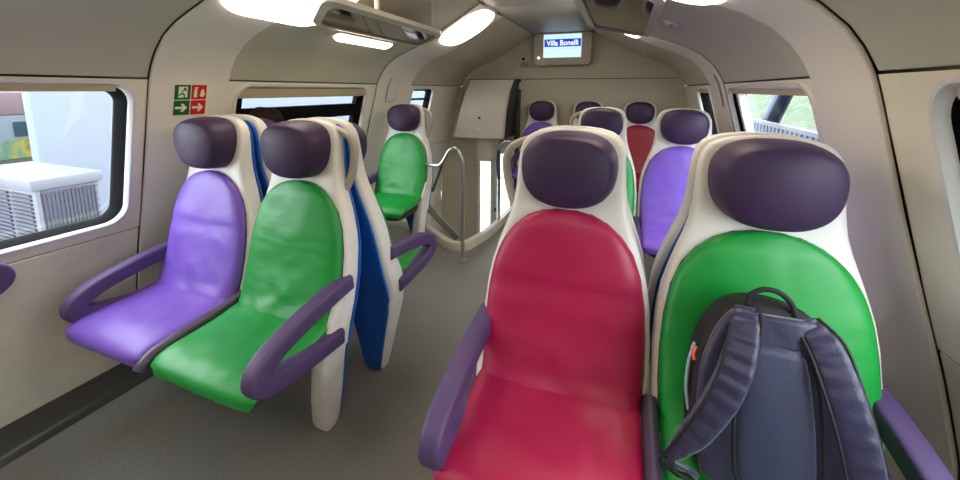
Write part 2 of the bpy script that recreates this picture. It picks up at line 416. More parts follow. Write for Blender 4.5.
# ------------------------------------------------------------------ ceiling
bk = make('ceiling', [(-0.45, Y_BACK - .05, 1.915), (0.45, Y_BACK - .05, 1.915), (0.45, Y_END + .05, 1.915), (-0.45, Y_END + .05, 1.915)], [(0, 1, 2, 3)], M_GAP, None, False)
tag(bk, 'flat grey ceiling running along the middle of the carriage', 'ceiling', kind='structure')
cy = [Y_BACK, -0.4, 1.18, 2.80, Y_END]
for a, b in zip(cy[:-1], cy[1:]):
    box('ceiling_panel', (-0.325, a + 0.003, 1.895), (0.325, b - 0.003, 1.91), M_CEIL, bk, 0.004)

# ------------------------------------------------------------------ end wall and back wall
def half_poly(y, zlo, zhi, off=0.0):
    pts = [(wx(z), z) for z in [0, .3, .55, .75, 1.0, 1.2, 1.335]] + COVE[1:]
    return [(x, z) for x, z in pts if zlo <= z <= zhi]
def wall_piece(name, poly, y0, y1, m, parent):
    n = len(poly); A = [Vector((x, y0, z)) for x, z in poly]; B = [Vector((x, y1, z)) for x, z in poly]
    o = make(name, A + B, [tuple(range(n)), tuple(range(n, 2*n))] + [(i, (i+1) % n, n + (i+1) % n, n + i) for i in range(n)], m, parent, False)
    return o
ew = make('wall_end', [(-1.6, Y_END + .03, -0.0), (-1.02, Y_END + .03, -0.0), (-1.02, Y_END + .03, 1.97), (-1.6, Y_END + .03, 1.97), (-0.5, Y_END + .03, -0.0), (1.6, Y_END + .03, 0), (1.6, Y_END + .03, 1.97), (-0.5, Y_END + .03, 1.97), (-1.02, Y_END + .03, 0.75), (-0.5, Y_END + .03, 0.75)],
          [(0, 1, 2, 3), (4, 5, 6, 7), (8, 9, 7, 2)], M_GAP, None, False)
tag(ew, 'beige end wall of the carriage behind the last seats', 'wall', kind='structure')
ZE = 1.415
hp = [p for p in half_poly(0, ZE + .004, 2)]
xe = 1.157
up = [(-xe, ZE + .004)] + [(-x, z) for x, z in hp] + [(-.33, 1.91), (.33, 1.91)] + [(x, z) for x, z in hp[::-1]] + [(xe, ZE + .004)]
wall_piece('upper_panel', up, Y_END, Y_END + .02, M_END, ew)
lo = [(-.47, 0.0), (-.47, ZE - .004), (xe, ZE - .004), (1.195, 1.335), (1.28, 1.02), (1.37, .72), (1.42, .55), (1.475, .3), (1.495, 0)]
wall_piece('lower_panel', lo, Y_END, Y_END + .02, M_END, ew)
lo2 = [(-.54, .70), (-.54, ZE - .004), (-xe, ZE - .004), (-1.195, 1.335), (-1.28, 1.02), (-1.38, .70)]
wall_piece('lower_panel', lo2, Y_END, Y_END + .02, M_END, ew)
lo3 = [(-1.0, .70), (-1.0, -1.3), (-1.55, -1.3), (-1.495, 0), (-1.475, .3), (-1.42, .55), (-1.38, .70)]
wall_piece('lower_panel', lo3, Y_END, Y_END + .02, M_END, ew)
box('jamb', (-.54, Y_END - .015, -1.3), (-.475, Y_END + .02, ZE - .004), M_DARK, ew, 0.004)
bw = wall_piece('wall_back', [(-1.5, 0), (1.5, 0), (1.2, 1.34), (.95, 1.6), (.36, 1.93), (-.36, 1.93), (-.95, 1.6), (-1.2, 1.34)], Y_BACK - .03, Y_BACK, M_END, None)
tag(bw, 'beige partition closing the carriage at the near end', 'wall', kind='structure')

# glazed door at the foot of the stairs
dr = empty('door_1', (-.77, Y_END, -.6)); tag(dr, 'white framed glazed door seen through the stairwell', 'door', kind='structure')
M_DOOR = mat('door_white', rgb(214, 214, 210), 0.35, var=0.03)
for x0, x1 in ((-.23, -.19), (-.055, -.015), (-.01, .03), (.19, .24)):
    box('stile', (x0, -.02, -.7), (x1, .02, 1.3), M_DOOR, dr, .004)
for z0, z1 in ((-.7, -.1), (1.14, 1.3)):
    box('rail', (-.19, -.018, z0), (-.055, .018, z1), M_DOOR, dr, .004)
    box('rail', (.03, -.018, z0), (.19, .018, z1), M_DOOR, dr, .004)
for x0, x1 in ((-.19, -.055), (.03, .19)):
    box('pane', (x0, -.004, -.1), (x1, .004, 1.14), M_GLASS, dr, 0)
box('seal', (-.014, -.012, -.7), (-.011, .012, 1.3), M_RUBBER, dr, 0)
box('push_button', (.0, -.03, .42), (.02, -.018, .47), M_RUBBER, dr, .004)

# overhead cabinet above the stairs
cab = empty('stair_cabinet', (-.80, 4.05, .77)); tag(cab, 'pale overhead cabinet with a small lock above the stairwell', 'cabinet')
def cabring(z, xl, xr, yf):
    return [Vector((xl, yf, z)), Vector((xr - .02, yf, z)), Vector((xr, yf + .02, z)), Vector((xr, .245, z)), Vector((xl, .245, z))]
rings = [cabring(0.0, -.33, .255, -.17), cabring(.30, -.25, .275, -.16), cabring(.50, -.20, .30, -.12), cabring(.63, -.17, .325, -.06)]
v, f = loft(rings); make('body', v, f, mat('cabinet_pale', rgb(196, 190, 176), 0.4, var=0.03), cab)
pv = [[Vector((r[2].x + .002, r[2].y + .004, r[2].z + (0.004 if i == 0 else (-.004 if i == 3 else 0)))), Vector((r[3].x + .002, r[3].y - .002, r[3].z)), Vector((r[3].x + .005, r[3].y - .002, r[3].z)), Vector((r[2].x + .005, r[2].y + .004, r[2].z))] for i, r in enumerate(rings)]
v, f = loft(pv); make('side_panel', v, f, M_DARK, cab)
tube('lock', [(-.02, -.168, .22), (-.02, -.18, .22)], .014, M_DARK, cab, 1)
box('latch', (-.06, -.18, .07), (.0, -.165, .10), M_FRAME, cab, .004)
box('hinge', (.315, .20, .53), (.35, .235, .61), M_FRAME, cab, .006)
# rounded duct under the cabinet
dcs = [(.13 * a, .13 * b) for a, b in supell(20, 2.6)]
v, f = loft([[Vector((-.80 + a, 4.08 + b * 1.0, z)) for a, b in dcs] for z in (.50, .52, .77)])
v[:20] = [Vector((p.x * .96 - .80 * .04, p.y * .97 + 4.08 * .03, p.z)) for p in v[:20]]
tag(make('duct_housing', v, f, mat('housing_beige', rgb(186, 176, 158), 0.45, var=0.03)), 'rounded beige duct housing below the overhead cabinet', 'housing')

# ------------------------------------------------------------------ seats
SPX = 0.4903; AX = 0.511
YF = [(0.0, -.20), (.15, -.225), (.30, -.25), (.42, -.235), (.5, -.20), (.69, -.15), (.9, -.11), (1.07, -.085), (1.21, -.062)]
YR = [(0.0, -.135), (.2, -.145), (.37, -.130), (.5, -.09), (.69, -.046), (.9, -.022), (1.07, -.016), (1.21, -.014)]
WS = [(.36, .238), (.5, .2425), (.6, .2425), (.72, .234), (.80, .215), (.87, .192), (.93, .172), (.98, .162), (1.05, .158), (1.10, .155), (1.138, .144), (1.160, .124), (1.173, .092), (1.180, .04)]
def yf(z): return interp(YF, z)
def yr(z): return interp(YR, z)
CACHE = {}
def cached(key, fn):
    if key not in CACHE: CACHE[key] = fn()
    return CACHE[key]
def mesh_of(v, f, name, sub=0):
    me = bpy.data.meshes.new(name); me.from_pydata([tuple(p) for p in v], [], f)
    bm = bmesh.new(); bm.from_mesh(me); bmesh.ops.recalc_face_normals(bm, faces=bm.faces[:]); bm.to_mesh(me); bm.free()
    for p in me.polygons: p.use_smooth = True
    me.set_sharp_from_angle(angle=math.radians(50))
    return me
def m_shell():
    sec = supell(32, 5.0); rings = []
    zs = [.36, .42, .5, .6, .7, .76, .82, .87, .91, .95, 1.0, 1.05, 1.085, 1.11, 1.136, 1.154, 1.166, 1.175, 1.180]
    for z in zs:
        w = interp(WS, z); a, b = yf(z), yr(z)
        sh = 1.0 if z < 1.12 else max(.35, 1 - ((z - 1.12) / .06) ** 2 * .6)
        c = (a + b) / 2; h = (b - a) / 2 * sh
        ring = []
        for x, y in sec:
            dish = 0.012 * (1 - (x) ** 2) if y < 0 and z < 1.15 else 0
            ring.append(Vector((x * w, c + y * h + dish, z)))
        rings.append(ring)
    return mesh_of(*loft(rings), 'shell')
def m_back():
    sec = supell(24, 6.0); rings = []
    for z in [.36, .42, .5, .6, .7, .76, .82, .87, .91, .95, 1.0, 1.05, 1.08, 1.105, 1.125, 1.145, 1.157]:
        w = interp(WS, z + .012) - .010; b = yr(z)
        rings.append([Vector((x * w, b + .003 + y * .009, z)) for x, y in sec])
    return mesh_of(*loft(rings), 'back_panel')
def m_leg(A):
    sec = supell(20, 4.5); rings = []
    for z, x0, x1, ya, yb in ((.003, .095, .165, -.205, -.150), (.03, .09, .172, -.215, -.135), (.15, .11, .195, -.235, -.135), (.30, .15, .222, -.262, -.145), (.40, .17, .236, -.262, -.14), (.50, .18, .238, -.22, -.135), (.58, .20, .236, -.18, -.115)):
        rings.append([Vector((A * ((x0 + x1) / 2 + x * (x1 - x0) / 2), (ya + yb) / 2 + y * (yb - ya) / 2, z)) for x, y in sec])
    return mesh_of(*loft(rings), 'leg')
def m_lining(A):
    sec = supell(16, 5); rings = []
    for z, x0, x1, b in ((.004, .085, .158, -.147), (.03, .08, .166, -.137), (.15, .05, .188, -.136), (.30, .0, .214, -.141), (.37, -.03, .224, -.128)):
        rings.append([Vector((A * ((x0 + x1) / 2 + x * (x1 - x0) / 2), b + .003 + y * .009, z)) for x, y in sec])
    return mesh_of(*loft(rings), 'leg_lining')
def m_head():
    nu = 48; V = [Vector((0, -.192, 1.068))]; Fs = []
    ang = supell(nu, 2.5); L = 0
    def put(r, y, gx=1.0, gz=1.0, bend=.02):
        for x, z in ang:
            zz = 1.068 + z * .110 * r * gz
            V.append(Vector((x * .135 * r * gx * (1 + .04 * z * r), y + bend * (x * r) ** 2 + .012 * (z * r) ** 2 - 0.04 * (zz - 1.068), zz)))
    prof = [(i / 10 * .84, -.192 + .010 * (i / 10) ** 3) for i in range(1, 11)] + [(.875, -.178), (.905, -.172), (.935, -.163), (.965, -.150), (.99, -.125), (1.0, -.10), (.99, -.078), (.95, -.06)]
    for r, y in prof: put(r, y)
    L = len(prof)
    for j in range(nu): Fs.append((0, 1 + j, 1 + (j + 1) % nu))
    for i in range(L - 1):
        for j in range(nu):
            k = (j + 1) % nu; Fs.append((1 + i*nu + j, 1 + i*nu + k, 1 + (i+1)*nu + k, 1 + (i+1)*nu + j))
    Fs.append(tuple(1 + (L-1)*nu + j for j in range(nu)))
    return mesh_of(V, Fs, 'headrest')
WB = [(.44, .222), (.55, .228), (.66, .225), (.74, .216), (.80, .202), (.85, .180), (.885, .154), (.915, .119), (.935, .080), (.946, .030)]
def wr(x, y, z, seed):
    fold = math.exp(-((z - .50) / .09) ** 2)
    return noise.noise(Vector((x * 7 + seed, y * 9, z * 5))) * .004 + noise.noise(Vector((x * 16 + z * 10, seed, z * 14 - x * 9))) * .002 + noise.noise(Vector((x * 11 + z * 22 + seed, y * 18, z * 9 - x * 16))) * .006 * fold
def strip(rows, nu, seed):
    # rows: (centre y, z, normal(y,z), half width, crown thickness)
    rings = []
    for cy_, cz_, ny, nz, w, h in rows:
        top = []; bot = []
        for i in range(nu + 1):
            u = -math.cos(PI * i / nu); u = .5 * u + .5 * (-1 + 2 * i / nu)
            hh = h * (.72 * max(0, 1 - abs(u) ** 9) ** .5 + .28 * (1 - u * u))
            a = wr(u * w, cy_, cz_, seed) * (1 - u ** 4)
            top.append(Vector((u * w, cy_ + ny * (hh + a + .003), cz_ + nz * (hh + a + .003))))
            bot.append(Vector((u * w * .985, cy_ - ny * .012, cz_ - nz * .012)))
        rings.append(top + bot[::-1])
    return loft(rings)
def m_backrest(k):
    rows = []
    zs = [.430, .445, .46, .475, .49, .505, .52, .54, .56, .58, .60, .62, .64, .66, .68, .70, .72, .74, .76, .78, .80, .82, .84, .865, .885, .902, .917, .929, .938, .946]
    for z in zs:
        w = interp(WB, z); d = (yf(z + .01) - yf(z - .01)) / .02
        n = Vector((-1, d)).normalized()
        t = .034 + .024 * max(0, (.62 - z) / .2); t *= min(1, .25 + (max(0, .955 - z) / .05) ** .6 * .75)
        cr = 0
        if k == 0: cr = -.006 * math.exp(-((z - .72) / .02) ** 2)
        rows.append((yf(z) + .006, z, n.x, n.y, w, t + cr))
    return mesh_of(*strip(rows, 28, 3.1 + k * 7), 'backrest')
SEATK = [(-.225, .480), (-.262, .476), (-.30, .468), (-.36, .462), (-.43, .459), (-.485, .456), (-.518, .447), (-.538, .432), (-.543, .416), (-.539, .402)]
def m_seat(k):
    rows = []; P_ = [Vector((q.x, q.y)) for q in catmull([(a, b, 0) for a, b in SEATK], 3)]
    N_ = len(P_)
    for i, p in enumerate(P_):
        t = (P_[min(i + 1, N_ - 1)] - P_[max(i - 1, 0)]).normalized(); n = Vector((t.y, -t.x))
        if n.x > 0 and i > N_ * .6: n = -n
        if n.y < 0 and i <= N_ * .6: n = -n
        w = .222 + .004 * min(1, i / N_ * 2) - (.008 if i > N_ * .85 else 0)
        rows.append((p.x - n.x * .02, p.y - n.y * .02, n.x, n.y, w, .026))
    v, f = strip(rows, 28, 11.3 + k * 5)
    for q in v:                                  # loose hem hanging at the front corners
        if q.y < -.53 and q.z < .415: q.z -= .026 * max(0, abs(q.x) / .22 - .35) ** 1.5
    return mesh_of(v, f, 'seat')
def m_pad():
    rows = []
    for z in [.42, .48, .54, .62, .70, .78, .84, .885, .917, .938]:
        w = interp(WB, z) + .0015; d = (yf(z + .01) - yf(z - .01)) / .02; n = Vector((-1, d)).normalized()
        rows.append((yf(z) + .012, z, n.x, n.y, w, .018))
    return mesh_of(*strip(rows, 12, 0.0), 'back_pad')
def m_pan():
    v = []; sec = supell(24, 6)
    return mesh_of(*loft([[Vector((x * w, -.37 + y * h, z)) for x, y in sec] for z, w, h in ((.345, .16, .11), (.365, .19, .145), (.39, .204, .155), (.415, .206, .150))]), 'seat_pan')
def m_arm(A, xoff, k=1.0):
    path = catmull([(A * xoff, -.13 + (y + .13) * k, z) for y, z in ((-.13, .592), (-.27, .576), (-.38, .556), (-.455, .536), (-.505, .508), (-.514, .476), (-.484, .452), (-.415, .435), (-.32, .424), (-.19, .414))], 5)
    sec = [(.028 * a, .031 * b) for a, b in supell(20, 5.0)]
    n = len(path); sc = [(1, .95 + .25 * math.exp(-((i / n - .55) / .12) ** 2)) for i in range(n)]
    return mesh_of(*sweep(path, sec, Vector((1, 0, 0)), sc), 'armrest')
def m_div(A):
    x = -A * .2452
    path = catmull([(x, -.19, .470), (x, -.30, .452), (x, -.45, .438), (x, -.52, .425), (x, -.545, .400)], 5)
    sec = [(.019 * a, .026 * b) for a, b in supell(14, 3.6)]
    return mesh_of(*sweep(path, sec), 'divider')
def m_handle(A):
    path = catmull([(A * .07, -.03, 1.150), (A * .13, -.03, 1.141), (A * .186, -.03, 1.115), (A * .206, -.031, 1.07), (A * .200, -.032, 1.01), (A * .184, -.036, .95), (A * .160, -.045, .90)], 5)
    rings = []
    n = len(path); sec = [(.016 * a, .0125 * b) for a, b in supell(12, 2.5)]
    return mesh_of(*sweep(path, sec, Vector((0, 1, 0))), 'grab_handle')
def part(me, name, m, parent):
    if not me.materials: me.materials.append(None)
    o = bpy.data.objects.new(name, me); C.objects.link(o); o.parent = parent
    o.material_slots[0].link = 'OBJECT'; o.material_slots[0].material = m
    return o
def seat(kind, A, cover, loc, away, label, group, k=0):
    t = empty('train_seat', loc, PI if away else 0); tag(t, label, 'seat', group)
    part(cached('shell', m_shell), 'shell', M_SHELL, t)
    part(cached('back', m_back), 'back_panel', M_BLUE, t)
    hd = part(cached('head', m_head), 'headrest', M_HEAD, t)
    if away: hd.location.z = -.016
    part(cached('pad', m_pad), 'back_pad', M_PAD, t)
    part(cached(('br', k), lambda: m_backrest(k)), 'backrest', cover, t)
    part(cached(('st', k), lambda: m_seat(k)), 'seat', cover, t)
    part(cached('pan', m_pan), 'seat_pan', M_PAN, t)
    if kind in ('aisle', 'single', 'middle'):
        part(cached(('leg', A), lambda: m_leg(A)), 'leg', M_LEG, t)
        part(cached(('lin', A), lambda: m_lining(A)), 'leg_lining', M_BLUE, t)
        if not away: part(cached(('hnd', A), lambda: m_handle(A)), 'grab_handle', M_HANDLE, t)
    if kind == 'aisle':
        part(cached(('arm', A), lambda: m_arm(A, .228)), 'armrest', M_ARM, t)
        part(cached(('div', A), lambda: m_div(A)), 'divider', M_DIV, t)
    elif kind != 'middle':
        part(cached(('armw', A), lambda: m_arm(-A, .228, .95)), 'armrest', M_ARM, t)
    return t
Y1S, Y2S = 1.20, 2.75
W = AX + SPX
GF, GB = 'seats facing the camera', 'seats facing away'
seat('window', 1, M_PURPLE, (-W, Y1S, 0), False, 'bright purple seat beside the exit sign at the left window', GF, 0)
seat('aisle', 1, M_GREEN, (-AX, Y1S, 0), False, 'green aisle seat on the left in front, next to the bright purple one', GF, 1)
seat('window', -1, M_PURPLE, (-W, Y1S, 0), True, 'seat facing away under the dark haired passenger', GB, 2)
seat('aisle', -1, M_GREEN, (-AX, Y1S, 0), True, 'seat facing away with green cushion seen through its purple armrest loop', GB, 2)
seat('single', 1, M_GREEN, (-W, Y2S, 0), False, 'single green seat beside the steel stair rail', GF, 2)
seat('aisle', -1, M_RED, (AX - .010, Y1S, 0), False, 'large crimson seat nearest the camera', GF, 0)
seat('window', -1, M_GREEN, (W - .010, Y1S, 0), False, 'green window seat on the right holding the dark backpack', GF, 2)
seat('aisle', 1, M_PURPLE, (AX - .010, Y1S, 0), True, 'seat facing away, back to back with the large crimson seat', GB, 0)
seat('window', 1, M_PURPLE, (W - .010, Y1S, 0), True, 'seat facing away, back to back with the backpack seat', GB, 1)
seat('aisle', -1, M_GREEN, (AX, Y2S, 0), False, 'green seat half hidden right behind the crimson seat', GF, 1)
seat('window', -1, M_PURPLE, (W, Y2S, 0), False, 'purple seat on the right, between crimson and backpack seats, one bay behind', GF, 2)
Y3S = 4.235
seat('aisle', -1, M_PURPLE, (-.19, Y3S, 0), False, 'far purple seat against the end wall, leftmost of the last row', GF, 1)
seat('middle', -1, M_DRED, (.30, Y3S, 0), False, 'far seat against the end wall of which only the headrest shows', GF, 0)
seat('window', -1, M_DRED, (.80, Y3S, 0), False, 'far dark red seat against the end wall, rightmost of the last row', GF, 2)
wa = empty('wall_armrest', (-1.285, .01, .675)); tag(wa, 'purple armrest loop at the left edge below the near left window', 'armrest')
apath = catmull([(0, .0, .055), (0, .25, .055), (0, .42, .05), (0, .51, .035), (0, .55, .0), (0, .52, -.035), (0, .42, -.05), (0, .25, -.055), (0, .0, -.055)], 5)
v, f = sweep(apath, [(.028 * a, .031 * b) for a, b in supell(20, 5.0)]); make('loop', v, f, M_ARM, wa)
box('bracket', (-.10, .0, -.09), (.02, .05, .09), M_DIV, wa, .01)

# ------------------------------------------------------------------ passenger
def skin_body(name, verts, edges, radii, m, parent=None, sub=2, root=0):
    me = bpy.data.meshes.new(name); me.from_pydata(verts, edges, [])
    o = bpy.data.objects.new(name, me); C.objects.link(o)
    if parent: o.parent = parent
    md = o.modifiers.new('skin', 'SKIN'); md.use_smooth_shade = True
    for i, sv in enumerate(me.skin_vertices[0].data):
        r = radii[i]; sv.radius = r if isinstance(r, tuple) else (r, r); sv.use_root = (i == root)
    s_ = o.modifiers.new('sub', 'SUBSURF'); s_.levels = sub; s_.render_levels = sub
    me.materials.append(m); return o
per = empty('person', (-W - .045, 1.47, .440)); per.rotation_euler = (0, -.11, 0); tag(per, 'seated passenger with dark brown hair facing away beside the left window', 'person')
BV = [(0, .0, .11), (0, .0, .22), (0, .0, .34), (0, .0, .46), (0, .0, .52), (0, .005, .575), (0, .02, .63), (0, .025, .69)]
BR = [(.15, .095), (.135, .09), (.15, .095), (.14, .08), (.06, .055), (.05, .05), (.07, .08), (.06, .07)]
BE = [(0, 1), (1, 2), (2, 3), (3, 4), (4, 5), (5, 6), (6, 7)]
for sx in (-1, 1):
    b = len(BV); BV += [(sx * .17, .0, .46), (sx * .21, .03, .30), (sx * .185, .17, .20), (sx * .13, .27, .175)]; BR += [.055, .045, .038, .028]
    BE += [(3, b), (b, b + 1), (b + 1, b + 2), (b + 2, b + 3)]
    pb = len(BV); BV += [(sx * .115, .32, .168)]; BR += [(.04, .018)]; BE += [(b + 3, pb)]
    for q in range(4):
        c = len(BV); x0 = sx * (.115 + (q - 1.5) * .019); BV += [(x0, .365, .168), (x0, .395, .158)]; BR += [.009, .008]; BE += [(pb, c), (c, c + 1)]
    c = len(BV); BV += [(sx * .07, .325, .165), (sx * .06, .35, .158)]; BR += [.01, .009]; BE += [(pb, c), (c, c + 1)]
    b = len(BV); BV += [(sx * .085, .08, .09), (sx * .10, .38, .085), (sx * .10, .40, -.20), (sx * .10, .41, -.385), (sx * .10, .53, -.40)]; BR += [.085, .062, .05, .04, .038]
    BE += [(0, b), (b, b + 1), (b + 1, b + 2), (b + 2, b + 3), (b + 3, b + 4)]
skin_body('body', BV, BE, BR, mat('dark_clothes', rgb(48, 50, 62), 0.8, var=0.1), per)
def ell(name, c, r, m, parent, nseg=24, fn=None):
    bm = bmesh.new(); bmesh.ops.create_uvsphere(bm, u_segments=nseg, v_segments=nseg // 2, radius=1)
    for v in bm.verts:
        p = Vector((v.co.x * r[0], v.co.y * r[1], v.co.z * r[2]))
        if fn: p = fn(p)
        v.co = p + Vector(c)
    me = bpy.data.meshes.new(name); bm.to_mesh(me); bm.free()
    return link(name, me, m, parent, True, False)
M_SKIN = mat('skin', rgb(205, 160, 135), 0.5, var=0.04)
def headshape(p):
    if p.z < 0: p.x *= 1 + p.z * 2.2; p.y = p.y * (1 + p.z * .8) + (-p.z) * .12
    return p
hd = ell('head', (0, .025, .645), (.075, .092, .112), M_SKIN, per, 24, headshape)
ell('nose', (0, .122, .635), (.012, .016, .02), M_SKIN, hd, 12)
for sx in (-1, 1):
    ell('eye', (sx * .03, .104, .66), (.011, .008, .008), mat('eye_dark', rgb(40, 30, 25), .2, var=0), hd, 10)
    ell('ear', (sx * .077, .02, .645), (.01, .02, .03), M_SKIN, hd, 12)
ell('mouth', (0, .112, .598), (.022, .008, .006), mat('lips', rgb(170, 100, 92), .5, var=0), hd, 12)
def hairshape(p):
    q = noise.noise(p * 22) * .008
    d = p.normalized(); p = p + d * q
    if p.y > .045 and p.z < .05: p.y = .045 + (p.y - .045) * .2; 
    return p
ell('hair', (0, .008, .668), (.096, .102, .098), mat('brown_hair', rgb(30, 19, 14), 0.75, spec=0.15, var=0.35, vscale=40, bump=0.6, bscale=120), per, 40, hairshape)

# ------------------------------------------------------------------ backpack
M_BAG = mat('navy_nylon', rgb(36, 33, 66), 0.42, var=0.08, vscale=9, bump=0.5, bscale=45, sheen=0.3)
M_BAGD = mat('black_nylon', rgb(13, 13, 20), 0.7, var=0.08, bump=0.2, bscale=80)
M_MESH = mat('navy_back_mesh', rgb(38, 42, 74), 0.42, var=0.06, bump=0.3, bscale=420, sheen=0.3)
bag = empty('backpack', (.955, .862, .470)); tag(bag, 'dark navy backpack with padded straps leaning on the green seat', 'backpack')
TILT = math.radians(-14)
bag.scale = (.95, .95, .90)
bag.rotation_euler = (TILT, math.radians(-1), 0)
BW = [(0.0, .125), (.03, .145), (.12, .155), (.25, .148), (.33, .128), (.385, .100), (.415, .068), (.427, .02)]
rings = []
sec = supell(36, 3.4)
for z in [0, .01, .03, .07, .12, .18, .24, .29, .33, .36, .385, .403, .417, .427]:
    w = interp(BW, z); d = .075 * min(1, .45 + w / .17 * .6)
    ring = []
    for x, y in sec:
        p = Vector((x * w, .0 + y * d, z)); q = noise.noise(Vector((p.x * 14, p.y * 8, p.z * 12 + 3))) * .005
        ring.append(p + Vector((x, y, 0)) * q)
    rings.append(ring)
v, f = loft(rings); body = make('body', v, f, M_BAGD, bag, True, False); add_mod(body, 'SUBSURF', levels=1, render_levels=1)
# back panel (faces the camera) with raised centre pad
def bagpad(name, zt, wt, th, m, y0=-.066, seed=0):
    rows = []
    for z, w in zip(zt, wt):
        rows.append((y0, z, -1, 0, w, th))
    v, f = strip(rows, 16, seed); return make(name, v, f, m, bag, True, False)
zz = [.015, .03, .06, .10, .15, .20, .25, .29, .33, .355, .375, .392, .402]
bagpad('back_panel', zz, [min(.165, interp(BW, z) - .012) * (.9 if z < .02 else 1) for z in zz], .012, M_BAG, -.068, 2.0)
zz2 = [.02, .03, .06, .10, .15, .20, .25, .29, .32, .34]
bagpad('lumbar_pad', zz2, [.04, .062, .070, .072, .072, .070, .066, .062, .056, .045], .016, M_MESH, -.074, 5.0)
tube('seam', [(-.05, -.092, .03), (-.072, -.093, .06), (-.076, -.093, .15), (-.070, -.093, .27), (-.056, -.091, .335)], .0035, M_BAGD, bag)
tube('seam', [(.05, -.092, .03), (.072, -.093, .06), (.076, -.093, .15), (.070, -.093, .27), (.056, -.091, .335)], .0035, M_BAGD, bag)
def strap(pts, ws, m, name='shoulder_strap', th=.009):
    path = catmull(pts, 9); n = len(path)
    sec = [(a, b) for a, b in supell(14, 3.0)]
    sc = []
    for i in range(n):
        u = i / (n - 1) * (len(ws) - 1); j = min(int(u), len(ws) - 2); w = ws[j] + (ws[j+1] - ws[j]) * (u - j)
        wob = 1 + .30 * math.sin(i * 1.7) + .12 * math.sin(i * 3.1)
        sc.append((w, th * wob))
    rings = []
    for i, p in enumerate(path):
        t = (path[min(i + 1, n - 1)] - path[max(i - 1, 0)]).normalized(); ref = Vector((1, -.25, 0))
        bn = (ref - t * ref.dot(t)).normalized(); nn = t.cross(bn)
        rings.append([p + bn * a * sc[i][0] + nn * b * sc[i][1] for a, b in sec])
    v, f = loft(rings); o = make(name, v, f, m, bag, True, False); return o
s1 = [(-.048, -.060, .408), (-.056, -.090, .375), (-.075, -.112, .30), (-.105, -.118, .22), (-.150, -.11, .13), (-.195, -.095, .06)]
s2 = [(.060, -.060, .400), (.082, -.090, .362), (.098, -.112, .29), (.118, -.118, .20), (.134, -.115, .11), (.148, -.10, .02)]
strap(s1, [.020, .028, .032, .032, .028, .012], M_BAG); strap(s2, [.020, .028, .031, .031, .030, .028], M_BAG)
for sp, wv in ((s1, .030), (s2, .029)):
    for sd in (-1, 1):
        tube('piping', [Vector(p) + Vector((sd * wv * (.7 if i in (0, 5) else 1), -.004, sd * .012)) for i, p in enumerate(sp)], .0035, M_BAGD, bag, 5, 6)
tube('haul_loop', [(-.040, -.05, .405), (-.040, -.056, .435), (-.015, -.058, .456), (.015, -.058, .454), (.038, -.056, .432), (.046, -.05, .40)], .006, M_BAGD, bag)
box('buckle', (-.215, -.107, .035), (-.185, -.08, .06), M_BAGD, bag, .006)
tube('webbing', [(-.205, -.095, .045), (-.175, -.085, .02), (-.145, -.06, .008)], .007, M_BAGD, bag)
tube('webbing', [(-.19, -.095, .05), (-.155, -.085, .035), (-.138, -.065, .015)], .007, M_BAG, bag)
tube('reflective_edge', [(-.150, -.03, .14), (-.156, -.03, .19), (-.152, -.03, .25), (-.140, -.03, .30)], .004, mat('pale_blue_trim', rgb(150, 180, 205), .4, var=0), bag)
tube('zip_pull', [(-.140, -.055, .30), (-.147, -.06, .285), (-.145, -.06, .27)], .004, mat('orange_pull', rgb(230, 110, 50), .5, var=0), bag)

# ------------------------------------------------------------------ ceiling lamps
def slope_z(x): return interp([(a, b) for a, b in COVE[::-1]], x)
def ceiling_lamp(s, x0, x1, y0, y1, label, group, r=0.17, m=None):
    t = empty('ceiling_light', (s * (x0 + x1) / 2, (y0 + y1) / 2, slope_z((x0 + x1) / 2))); tag(t, label, 'light', group)
    def dome(name, g, drop, base, mm, N=12):
        lp = rrect(x0 - g, x1 + g, y0 - g, y1 + g, r + g, 8); n = len(lp); cx_, cy_ = (x0 + x1) / 2, (y0 + y1) / 2
        rings = []
        for q, d in ((1, base), (1, -.3 * drop), (.97, -.65 * drop), (.9, -.9 * drop), (.6, -drop), (.3, -drop)):
            ring = []
            for a, b in lp:
                x = cx_ + (a - cx_) * q; y = cy_ + (b - cy_) * q
                ring.append(Vector((s * (x - d * -.45 * 0), y, slope_z(min(max(x, .33), 1.19)) + d)) - t.location)
            rings.append(ring)
        v, f = loft(rings); return make(name, v, f, mm, t)
    dome('rim', .016, .016, .01, M_LAMPRIM); dome('diffuser', 0, .034, .0, m or M_LAMP)
    return t
GL = 'lamps on the ceiling slopes'
ceiling_lamp(-1, .37, .84, 1.0, 1.60, 'glowing ceiling lamp cut by the top edge above the left seats', GL)
ceiling_lamp(-1, .325, .72, 2.60, 3.04, 'glowing ceiling lamp beyond the left mirrored rack', GL)
ceiling_lamp(1, .37, .92, 1.11, 1.56, 'ceiling lamp over the near right seats, above the frame', GL)
ceiling_lamp(1, .325, .72, 2.56, 3.04, 'ceiling lamp half hidden behind the right mirrored rack', GL)
ceiling_lamp(-1, .37, .92, -.62, -.15, 'ceiling lamp on the left behind the camera', GL)
ceiling_lamp(1, .37, .92, -.50, -.03, 'ceiling lamp on the right behind the camera', GL)
ceiling_lamp(-1, .835, .89, 1.74, 2.28, 'slim glowing lamp strip under the left mirrored rack', GL, .026)

